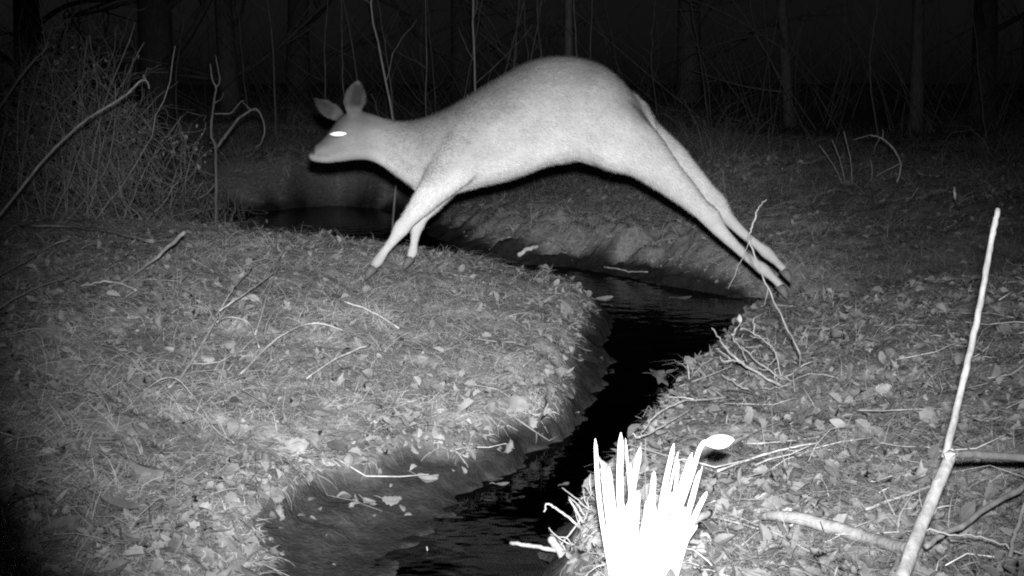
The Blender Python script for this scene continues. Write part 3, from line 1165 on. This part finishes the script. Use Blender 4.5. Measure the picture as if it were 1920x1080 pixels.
# root clump and cut sticks at the bottom edge, left of the leaf clump
stick('cut_stick', 'short thick pale cut stick poking out of the root clump', 'stick', [(1068, 1060, 2.62), (1048, 1030, 2.66), (1032, 1008, 2.68)], [.0085, .0088, .0085], .42, 'pale_wood', 9, .0008)
stick('cut_stick', 'long pale stick pointing left over the dark water', 'stick', [(1075, 1042, 2.62), (1040, 1032, 2.66), (1000, 1024, 2.68), (955, 1017, 2.7)], [.005, .0045, .0042], .36, 'pale_wood', 8, .0008)
stick('bent_stem', 'hooked stem leaning left out of the root clump', 'stem', [(1105, 1008, 2.68), (1075, 978, 2.7), (1045, 955, 2.7), (1026, 944, 2.7), (1021, 960, 2.7)], [.003, .0024, .0014], .5, 'pale_wood', 6, .0008)
stick('bent_stem', 'straight stem leaning up from the root clump', 'stem', [(1106, 1005, 2.66), (1088, 970, 2.68), (1067, 935, 2.7)], [.0032, .0022], .5, 'pale_wood', 6, .0008)
stick('bent_stem', 'stem crossing up to the right behind the leaf clump edge', 'stem', [(1052, 1022, 2.64), (1080, 985, 2.66), (1108, 955, 2.68), (1126, 946, 2.7)], [.002, .0018], .45, 'pale_wood', 6, .0008)
tuft = empty('root_clump', gp(1100, 1030), 'ragged clump of roots and stubble at the foot of the white leaves', 'root clump')
for k in range(26):
    a = rng.uniform(.2, 2.9)
    L = rng.uniform(.03, .085)
    b0 = at_depth(1085 + rng.uniform(-25, 45), 1030 + rng.uniform(-30, 20), 2.62 + rng.uniform(-.04, .04))
    b0[2] = hz(b0[0], b0[1])
    e = b0 + np.array([L * math.cos(a), rng.normal(0, .02), L * math.sin(a)])
    mb = MB()
    mb.tube(spline([b0, (b0 + e) / 2 + rng.normal(0, .006, 3), e], 4, .0008), [.0016, .0008], 5, float(rng.uniform(.3, .55)))
    mb.build('root', M['pale_wood'], tuft)
stick('reed_tip', 'short pale reed tip poking out at the bottom edge of the stream', 'stem', [(806, 1052, 2.84), (803, 1040, 2.84), (800, 1025, 2.84)], [.0026, .0012], .5, 'pale_wood', 5, .0005)

# ---------------------------------------------------------------- sticks on the left bank
stick('leaning_stick', 'straight grey stick with a pale tip leaning on the left bank', 'stick', [(226, 542), (285, 488, 4.55), (348, 434, 4.55)], [.0045, .0058, .007], .3, 'bark', 7, .002)
stick('lying_branch', 'thin grey branch slanting at the left edge below the cane', 'branch', [(-20, 548, None, .02), (45, 516, None, .03), (95, 484, None, .03), (132, 470, None, .03)], [.004, .005, .003], .4)
stick('lying_branch', 'lower thin branch entering from the left edge', 'branch', [(-20, 612, None, .02), (58, 568, None, .025), (130, 541, None, .02)], [.004, .0025], .4)
stick('lying_branch', 'low bowed grey branch lying left of the leaning stick', 'branch', [(152, 552, None, .01), (205, 547, None, .02), (258, 559, None, .01)], [.003, .0045, .003], .45)
stick('lying_branch', 'dark bent branch running towards the leaning stick', 'branch', [(60, 441, None, .03), (130, 443, None, .03), (205, 454, None, .03), (288, 469, None, .02)], [.005, .007, .009], .32)
stick('branching_twig', 'long forked twig lying up the mound on the left', 'twig', [(318, 740), (350, 718, None, .02), (402, 648, None, .05), (412, 630, None, .06), (440, 590, None, .07), (474, 548, None, .07)], [.004, .004, .003, .0016], .6, 'pale_wood', 6, .001,
      branches=[([(412, 630, None, .06), (460, 602, None, .07), (520, 552, None, .07), (528, 525, None, .07)], [.003, .0018]),
                ([(527, 527, None, .07), (505, 590, None, .06), (480, 655, None, .03)], [.0024, .0034]),
                ([(408, 645, None, .05), (423, 636, None, .05), (446, 636, None, .05), (470, 643, None, .04), (487, 669, None, .01)], [.0026, .0026])])
stick('curved_stick', 'smooth curved twig arching to the right on the mound', 'twig', [(452, 712), (500, 675, None, .02), (532, 658, None, .035), (575, 641, None, .04), (610, 638, None, .035), (645, 638, None, .015)], [.003, .0036, .003], .62, 'pale_wood', 6, .0006)
stick('straight_stick', 'straight grey twig lying below the curved one', 'twig', [(575, 722), (632, 694, None, .02), (694, 667, None, .02)], [.0022, .0032], .72, 'pale_wood', 6, .0008)
stick('straight_stick', 'pale broken twig sloping down to the right on the mound top', 'twig', [(645, 575), (698, 600, None, .012), (748, 630, None, .01)], [.0036, .003], .7, 'pale_wood', 6, .0008)
stick('straight_stick', 'short twig sloping just left of the forked twig', 'twig', [(371, 578), (390, 604, None, .03), (405, 625, None, .01)], [.0026, .002], .45, 'pale_wood', 5, .0006)
stick('arched_stem', 'fine arched stem low on the left mound', 'stem', [(240, 778), (290, 752, None, .03), (330, 757, None, .05), (365, 785, None, .04), (402, 828, None, .02), (440, 845)], [.0016, .0018, .0012], .48, 'pale_wood', 5, .0006)
stick('arched_stem', 'thin stem leaning up left of the pale torn leaf', 'stem', [(418, 772), (440, 735, None, .03), (462, 702, None, .03)], [.0013, .0008], .5, 'pale_wood', 5, .0006)
stick('driftwood', 'short pale stick resting at the water line of the far bank', 'stick', [(972, 484), (990, 478, None, .02), (1008, 474, None, .02)], [.014, .011], .7, 'pale_wood', 7, .003)
stick('driftwood', 'bent thin root trailing in the water under the far bank', 'root', [(1130, 506), (1165, 514, None, .01), (1180, 518, None, .01), (1215, 516)], [.004, .003], .5, 'pale_wood', 6, .002)
stick('stub', 'small upright stub far off on the dark right slope', 'stick', [(1797, 400), (1791, 372, 6.3), (1789, 349, 6.3)], [.007, .006], .4, 'bark', 6, .002)

# ---------------------------------------------------------------- canes and bramble on the left
def grounded(px, py, Y):
    q = at_depth(px, py, Y)
    q[2] = hz(q[0], q[1]) - .01
    return q


def air(name, label, cat, b, pts, rad, tone, branches=(), m='bark', group=None):
    P = [grounded(*b)] + [at_depth(*p) for p in pts]
    root = empty(name, P[0], label, cat, group)
    mb = MB()
    mb.tube(spline(P, 7, .0009), rad, 6, tone, knots=.08)
    mb.build('stem', M[m], root)
    for bp_, br in branches:
        mb = MB()
        mb.tube(spline([at_depth(*p) for p in bp_], 5, .001), br, 5, tone * .95)
        mb.build('twig', M[m], root)
    return root


air('leaning_cane', 'long pale cane with a hooked tip leaning across the left shrub', 'cane', (-130, 560, 4.9),
    [(-60, 480, 4.95), (0, 403, 5.0), (65, 320, 5.1), (110, 270, 5.1), (165, 222, 5.15), (205, 198, 5.2), (240, 174, 5.2), (262, 153, 5.2), (275, 152, 5.2), (280, 166, 5.2)], [.005, .0055, .0045, .0025], .34,
    [([(232, 180, 5.2), (250, 170, 5.2)], [.002, .001])])
air('leaning_cane', 'forked tip cane leaning at the top left corner', 'cane', (-260, 560, 5.6),
    [(-120, 370, 5.6), (0, 200, 5.6), (35, 148, 5.6), (62, 115, 5.6), (82, 95, 5.6), (92, 78, 5.6)], [.007, .006, .0035], .28,
    [([(82, 95, 5.6), (76, 82, 5.6)], [.002, .001]), ([(62, 116, 5.6), (78, 108, 5.6), (80, 96, 5.6)], [.0025, .0012]), ([(84, 92, 5.6), (96, 84, 5.6)], [.002, .001])])
air('leaning_cane', 'short thin cane standing at the left edge', 'cane', (-45, 520, 5.4), [(-20, 400, 5.4), (0, 285, 5.4), (14, 238, 5.4)], [.005, .003], .18)


def twig_cloud(mb, root, hgt, spread, n_, r0, tone, droop=.3):
    """many fine crossing twigs growing from a base"""
    for k in range(n_):
        a = rng.uniform(0, 6.28)
        h_ = hgt * rng.uniform(.25, 1.0)
        rr = spread * rng.random() ** .6
        s0 = root + np.array([math.cos(a) * rr * .95, math.sin(a) * rr * .6, hgt * (.05 + .9 * rng.random()) * (1 - .35 * rr / spread)])
        e = s0 + rng.normal(0, 1, 3) * np.array([.17, .10, .13]) * hgt + np.array([0, 0, .10 * hgt])
        m_ = (s0 + e) / 2 + rng.normal(0, .05, 3) + np.array([0, 0, droop * .2])
        mb.tube(spline([s0, m_, e], 4, .005), [r0, r0 * .4], 3, float(tone * rng.uniform(.6, 1.3)), cap=False)


def bush(label, px, py, Y, hgt, spread, ns, nt_, tone, r0=.0022):
    b = grounded(px, py, Y)
    root = empty('bare_shrub', b, label, 'shrub', 'bare shrubs on the far left bank')
    for k in range(ns):
        a, L = rng.uniform(-.9, .9), hgt * rng.uniform(.7, 1.15)
        q = b + np.array([rng.normal(0, .08), rng.normal(0, .05), -.02])
        e = q + np.array([math.sin(a) * L * .6, rng.normal(0, .12), L * math.cos(a * .7)])
        mb = MB()
        mb.tube(spline([q, q * .5 + e * .5 + rng.normal(0, .06, 3), e], 6, .006), [r0 * 2.2, r0], 5, tone)
        mb.build('stem', M['bark'], root)
    mb = MB()
    twig_cloud(mb, b, hgt, spread, nt_, r0 * .62, tone)
    o = mb.build('twigs', M['bark'], root, False)
    o['kind'] = 'stuff'
    # withered leaves still clinging to the twigs, in loose clusters
    V, F, off = [], [], 0
    tv, tf = leaf_mesh('oval', .6, .5, .6)
    for k in range(nt_ // 40 + 2):
        c = b + np.array([rng.normal(0, spread * .5), rng.normal(0, spread * .3), hgt * rng.uniform(.25, 1.0)])
        for q in range(rng.integers(6, 14)):
            mt = np.array(Matrix.Rotation(rng.random() * 6.28, 3, Vector(rng.normal(size=3)).normalized()))
            V.append((mt @ (tv * rng.uniform(.014, .034)).T).T + c + rng.normal(0, .04, 3))
            F.append(tf + off)
            off += len(tv)
    o = np_mesh('withered_leaves', np.concatenate(V), np.concatenate(F), M['leaf'], root, np.full(off, tone), True)
    o['kind'] = 'stuff'


bush('dense tangle of pale twigs rising behind the hooked cane', 130, 445, 6.9, 1.05, .42, 9, 600, .33)
bush('lower twiggy shrub leaning right of the hooked cane', 235, 440, 7.1, .72, .42, 8, 400, .33)
bush('tall thin twiggy shrub at the left edge', 15, 448, 6.6, 1.0, .34, 8, 240, .30)
bush('small low twiggy shrub at the foot of the thin sapling', 385, 432, 7.6, .40, .28, 5, 110, .2, .0018)

air('sapling', 'thin bare sapling with a side branch standing left of the deer head', 'sapling', (404, 446, 7.0),
    [(405, 380, 7.0), (404, 280, 7.0), (396, 255, 7.0), (398, 215, 7.0), (403, 180, 7.0), (405, 165, 7.0), (398, 148, 7.0), (394, 120, 7.0)], [.009, .008, .0065, .005, .003], .15,
    [([(405, 278, 7.0), (425, 252, 7.0), (445, 225, 7.0), (462, 212, 7.0), (480, 204, 7.0), (492, 222, 7.0), (496, 245, 7.0), (490, 268, 7.0), (480, 275, 7.0)], [.009, .005, .003]),
     ([(404, 166, 7.0), (412, 152, 7.0), (408, 125, 7.0), (404, 104, 7.0)], [.005, .0025]),
     ([(402, 213, 7.0), (430, 213, 7.0), (440, 205, 7.0), (450, 192, 7.0), (458, 188, 7.0)], [.0045, .002]),
     ([(455, 192, 7.0), (470, 205, 7.0), (488, 208, 7.0)], [.003, .0015]),
     ([(404, 345, 7.0), (388, 362, 7.0), (373, 372, 7.0)], [.005, .007]),
     ([(404, 330, 7.0), (380, 322, 7.0), (360, 325, 7.0)], [.003, .0012]),
     ([(400, 195, 7.0), (415, 185, 7.0), (420, 172, 7.0)], [.003, .0012])])

# arching bramble on the dark right slope
air('bramble', 'arching bare bramble stem on the dark slope right of the hind legs', 'bramble', (1668, 372, 8.0),
    [(1680, 345, 8.0), (1689, 312, 8.0), (1681, 288, 8.0), (1665, 268, 8.0), (1648, 257, 8.0), (1632, 253, 8.0)], [.006, .006, .004], .2,
    [([(1690, 306, 8.0), (1665, 318, 8.0), (1643, 330, 8.0)], [.004, .003]), ([(1655, 261, 8.0), (1656, 250, 8.0), (1655, 243, 8.0)], [.003, .0015]),
     ([(1632, 253, 8.0), (1615, 258, 8.0), (1600, 262, 8.0)], [.003, .0015]), ([(1650, 259, 8.0), (1641, 275, 8.0), (1638, 290, 8.0)], [.002, .001])])
for (bx, by, tx, ty, lab) in ((1598, 358, 1582, 246, 'tallest of three thin stems left of the arching bramble'), (1585, 356, 1560, 262, 'middle leaning stem left of the arching bramble'),
                              (1582, 352, 1536, 272, 'leftmost low leaning stem near the arching bramble'), (1628, 356, 1633, 300, 'short thin stem directly beside the arching bramble')):
    air('thin_stem', lab, 'stem', (bx, by, 8.1), [((bx + tx) / 2 + 5, (by + ty) / 2, 8.1), (tx, ty, 8.1)], [.0045, .003], .17)

# ---------------------------------------------------------------- woods behind
def limbs(mb, p, d_, L, r, depth, tone):
    q = p + d_ * L
    m_ = (p + q) / 2 + rng.normal(0, .06 * L, 3)
    mb.tube(spline([p, m_, q], 4), [r, r * .55], 4 if depth < 2 else 5, tone, cap=False)
    if depth <= 0:
        return
    for k in range(rng.integers(2, 4)):
        t = rng.uniform(.4, 1)
        nd = d_ + rng.normal(0, .55, 3) + np.array([0, 0, .12])
        nd /= np.linalg.norm(nd)
        limbs(mb, p + (q - p) * t, nd, L * rng.uniform(.45, .75), r * .5, depth - 1, tone)


def tree(label, px, Y, r, hgt, tone, lean=0.0, group='bare trees in the dark woods'):
    b = grounded(px, 300, Y)
    root = empty('bare_tree', b, label, 'tree', group)
    r *= .62
    top = b + np.array([lean * hgt + rng.normal(0, .5), rng.normal(0, .3), hgt])
    P = spline([b - np.array([0, 0, .1]), b + (top - b) * .3 + rng.normal(0, .05, 3), b + (top - b) * .65 + rng.normal(0, .1, 3), top], 5)
    mb = MB()
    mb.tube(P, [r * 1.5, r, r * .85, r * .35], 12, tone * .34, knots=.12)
    mb.build('trunk', M['bark'], root)
    mb = MB()
    for k in range(14):
        t = rng.uniform(.06, .97)
        p = P[int(t * (len(P) - 1))]
        a = rng.random() * 6.28
        d_ = np.array([math.cos(a), math.sin(a), rng.uniform(.1, .8)])
        d_ /= np.linalg.norm(d_)
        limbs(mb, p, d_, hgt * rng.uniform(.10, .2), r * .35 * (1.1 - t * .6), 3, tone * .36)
    mb.build('crown', M['bark'], root)


for lab, px, Y, r, hgt, tone, lean in (
        ('broad grey trunk behind the left shrubs', 300, 17, .26, 11, .30, .0), ('pale slanting trunk above the thin sapling', 436, 19, .17, 10, .34, .02),
        ('slim grey trunk above the hump of the deer', 1066, 15, .055, 8, .36, .02), ('dark trunk in the far right corner', 1840, 20, .22, 11, .26, .0),
        ('leaning dark trunk on the right behind the slope', 1715, 17, .10, 9, .3, -.06), ('grey trunk far behind the deer head', 560, 24, .24, 12, .3, .01),
        ('dim trunk behind the rump of the deer', 1290, 23, .25, 12, .3, .0), ('slim trunk right of the rump against the black woods', 1480, 18, .09, 9, .3, .03),
        ('dim trunk in the far left corner', 60, 21, .24, 12, .28, .0), ('far trunk over the back of the deer', 870, 26, .26, 13, .32, .0)):
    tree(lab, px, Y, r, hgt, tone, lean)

def sapling(label, px, Y, hgt, r, tone, lean, grp):
    b = grounded(px, 300, Y)
    root = empty('sapling', b, label, 'sapling', grp)
    P = spline([b - np.array([0, 0, .05]), b + np.array([lean * .3 + rng.normal(0, .03), 0, hgt * .35]), b + np.array([lean * .6 + rng.normal(0, .05), 0, hgt * .7]), b + np.array([lean, 0, hgt])], 7, .004)
    mb = MB()
    mb.tube(P, [r * 1.3, r, r * .35], 5, tone)
    mb.build('stem', M['bark'], root)
    for k in range(rng.integers(5, 10)):
        p = P[int(rng.uniform(.25, .98) * (len(P) - 1))]
        a = rng.choice([-1, 1]) * rng.uniform(.25, 1.0)
        L = hgt * rng.uniform(.08, .25)
        e = p + np.array([math.sin(a) * L, rng.normal(0, .1), math.cos(a) * L])
        mb = MB()
        mb.tube(spline([p, (p + e) / 2 + rng.normal(0, .03, 3), e], 4, .004), [r * .45, r * .15], 3, tone * .9, cap=False)
        mb.build('twig', M['bark'], root)


sapling('wavering thin sapling rising above the neck of the deer', 728, 9.2, 2.6, .008, .24, .02, None)
sapling('straight thin sapling rising behind the shoulder of the deer', 898, 9.8, 2.8, .008, .2, -.03, None)
GRP = 'saplings in the dark woods behind the deer'
LAB = 'one of many dim thin saplings in the dark woods behind the deer'
for px, Y in ((752, 11), (790, 10.4), (826, 12), (846, 10.8), (918, 11.5), (940, 10.5), (962, 12.5), (985, 11), (1008, 13), (1035, 11.8), (1090, 12), (1110, 14), (690, 12.5), (650, 13), (615, 11.8),
              (520, 12.5), (340, 11), (470, 14), (250, 12), (160, 13), (1180, 14), (1240, 12.8), (1330, 14.5), (1410, 13), (1650, 14), (1850, 13.5)):
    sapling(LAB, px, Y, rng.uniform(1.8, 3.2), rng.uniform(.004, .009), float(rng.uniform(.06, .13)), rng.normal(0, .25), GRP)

# a dim brushy edge closes the view between the trunks
mb = MB()
for k in range(2200):
    Y = 15 + 20 * rng.random() ** .8
    x = rng.uniform(-.5, .5) * Y
    b = np.array([x, Y, hz(x, Y) - .02])
    hgt = rng.uniform(.5, 2.4)
    e = b + np.array([rng.normal(0, .55) * hgt, rng.normal(0, .3), hgt * rng.uniform(.5, 1.1)])
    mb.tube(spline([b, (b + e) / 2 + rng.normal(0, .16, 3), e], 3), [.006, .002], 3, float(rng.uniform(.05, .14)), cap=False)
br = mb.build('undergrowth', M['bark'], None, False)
tag(br, 'dense dim brush of bare stems filling the woods', kind='stuff')


# ---------------------------------------------------------------- single leaves that stand out
def leaf(label, px, py, size, kind, ang, tilt=.25, curl=.3, fold=.3, tone=.5, lift=.008, roll=0.0, group=None):
    q = on_ground(px, py)
    nrm = normals(np.array([q[0]]), np.array([q[1]]))[0]
    if q[2] <= ZW + .004:
        nrm = np.array([[0, 0, 1.0]])
    tt, bb, nn = frame_of(nrm, np.array([ang]), np.array([roll]), np.array([tilt]))
    tv, tf = leaf_mesh(kind, curl, fold, rng.uniform(-.4, .4))
    tv = tv - np.array([0, .5, 0])
    size *= .82
    tone *= .54
    V = size * (tv[:, 0:1] * bb + tv[:, 1:2] * tt + tv[:, 2:3] * nn)
    V = V + q + np.array([0, 0, lift - min(V[:, 2].min() * .6, 0)])
    root = empty('fallen_leaf', q, label, 'leaf', group)
    np_mesh('blade', V, tf, M['leaf'], root, np.full(len(V), tone) * (1 - .12 * (np.abs(tv[:, 0]) < .01)), True)
    s0 = q + np.array([0, 0, lift - min(V[:, 2].min() - q[2], 0) * 0]) + size * (tt[0] * -.5)
    mb = MB()
    mb.tube(spline([V[0], V[0] - size * .2 * tt[0] + np.array([0, 0, .003]), V[0] - size * .4 * tt[0] + size * .08 * bb[0]], 4), [.0013, .0009], 5, tone * .8)
    mb.build('leaf_stalk', M['leaf'], root)


leaf('bright torn pale leaf alone on the mound above the mud', 556, 852, .075, 'oak', .3, .5, .5, .2, .72, .012)
leaf('large pointed lobed leaf in the lower left corner', 45, 955, .10, 'maple', 2.2, .25, .6, .25, .26, .012, 1.2)
leaf('broad dull leaf at the lip of the mud bank lower left', 270, 905, .10, 'oak', .2, .3, .4, -.3, .42, .02, 1.3)
leaf('folded pale leaf lying at the mud edge lower left', 220, 965, .11, 'oak', .1, .4, .5, .5, .48, .015)
leaf('rounded leaf at the water side of the lower left corner', 120, 1003, .10, 'oval', .3, .4, .4, .4, .40, .012)
leaf('slender pale leaf lying on the left mound under the arched stem', 200, 836, .06, 'willow', .2, .3, .3, .2, .52, .015)
leaf('upright curled pale leaf standing at the water edge', 948, 856, .085, 'oak', 1.3, 1.1, 1.2, .8, .62, .015, .2)
leaf('star shaped pale leaf with thin lobes at the bank edge', 1022, 796, .085, 'maple', .5, .7, .5, .3, .60, .02, .3)
leaf('eye shaped leaf lying at the mud edge', 797, 908, .07, 'oval', .25, .3, .8, .8, .46, .01)
leaf('left of the paired pale leaves on the mud', 692, 949, .05, 'oval', -.5, .3, .6, .5, .50, .01)
leaf('right of the paired pale leaves on the mud', 735, 950, .065, 'oak', -.2, .3, .5, .3, .52, .01)
leaf('small pale leaf floating on the dark water right of the curled one', 942, 911, .045, 'oval', .1, .12, .3, .2, .45, .004)
leaf('dim small leaf floating on the water beside the white leaf clump', 1060, 911, .035, 'oval', .8, .1, .2, .2, .30, .004)
leaf('tiny bright upright leaf at the water edge', 1080, 783, .045, 'willow', .9, .9, .3, .4, .60, .012, .4)
leaf('pale crumpled leaf floating in the bend under the deer', 1133, 565, .11, 'oval', .1, .3, .5, .5, .62, .006)
leaf('dim leaf floating at the far shore under the hind legs', 1282, 562, .10, 'oval', .2, .15, .3, .2, .4, .006)
leaf('small pale leaf on the mound shoulder near the water', 1062, 588, .08, 'oak', -.4, .4, .5, .3, .55, .01)
leaf('pale leaf low on the mound side by the black water', 1100, 663, .05, 'oval', .1, .3, .4, .3, .52, .01)
leaf('pale leaf standing on the mound near its dark hollow', 795, 588, .06, 'oak', 1.2, .8, .6, .4, .5, .012, .3)
leaf('clump of pale leaf at the edge of the mound', 965, 780, .09, 'oak', .2, .5, .8, .5, .55, .02)
leaf('white broad leaf lying flat between bud and cane', 1532, 862, .075, 'oak', -.2, .35, .5, .3, .75, .012)
leaf('long curled pale leaf right of the cane', 1842, 808, .085, 'willow', .25, .5, .9, .6, .42, .02)
leaf('large dull grey leaf right of the cane', 1842, 748, .10, 'oak', 2.8, .55, .4, .2, .42, .015, 1.3)
leaf('second large dull leaf right of the cane at the picture edge', 1890, 770, .09, 'oak', .6, .5, .4, .2, .38, .015, 1.2)
leaf('pale leaf tucked under the dead shrub', 1412, 742, .06, 'oak', 1.2, .9, .5, .3, .5, .012, .2)
leaf('pale rounded leaf above the flower bud', 1460, 765, .055, 'oval', .6, .6, .4, .2, .5, .012, .8)
leaf('pointed pale leaf in the litter between shrub and cane', 1655, 742, .055, 'oak', .2, .5, .5, .4, .62, .012)
leaf('pale leaf in the litter below the pointed one', 1642, 782, .055, 'oval', .8, .6, .4, .2, .5, .012, .7)
leaf('bright small leaf lying near the bottom edge between clump and cane', 1472, 978, .04, 'oak', .4, .5, .5, .4, .75, .012)
leaf('bright leaf lying left of the short thick branch', 1425, 945, .035, 'oval', .3, .5, .5, .4, .7, .012)
leaf('dim leafy clod at the water edge below the shrub', 1242, 718, .10, 'maple', .3, .4, .7, .5, .24, .01)

# grass tufts standing against the water at the crest of the mound and banks
def tuft_at(label, px, py, n_, hgt, tone, spread=.05):
    q = on_ground(px, py)
    x = q[0] + rng.normal(0, spread, n_)
    y = q[1] + rng.normal(0, spread * .5, n_)
    nrm, z0 = normals(x, y)
    nrm[:] = (0, 0, 1)
    V, F, T = blades(x, y, z0, nrm, rng.uniform(.5, 1.1, n_) * hgt, rng.uniform(.0016, .003, n_), np.clip(rng.normal(.3, .2, n_), 0, .8), rng.random(n_) * 6.28, np.clip(rng.normal(tone, .08, n_), .1, .8))
    o = np_mesh('grass_tuft', V, F, M['grass'], None, T, origin=q)
    tag(o, label, 'grass tuft')


tuft_at('dry grass tuft on the mound crest left of the front hooves', 590, 452, 24, .10, .42)
tuft_at('dry grass tuft close to the front hooves on the mound crest', 672, 458, 22, .11, .42)
tuft_at('dry grass tuft on the tip of the right bank under the hind hooves', 1545, 562, 41, .10, .42, .04)
tuft_at('spiky grass tuft over the water left of the dead shrub', 1312, 712, 26, .12, .42, .03)
tuft_at('grass tuft behind the dead shrub on the right bank', 1440, 655, 30, .09, .42, .06)
tuft_at('low grass tuft on the left mound near the short twig', 318, 650, 14, .09, .42, .03)
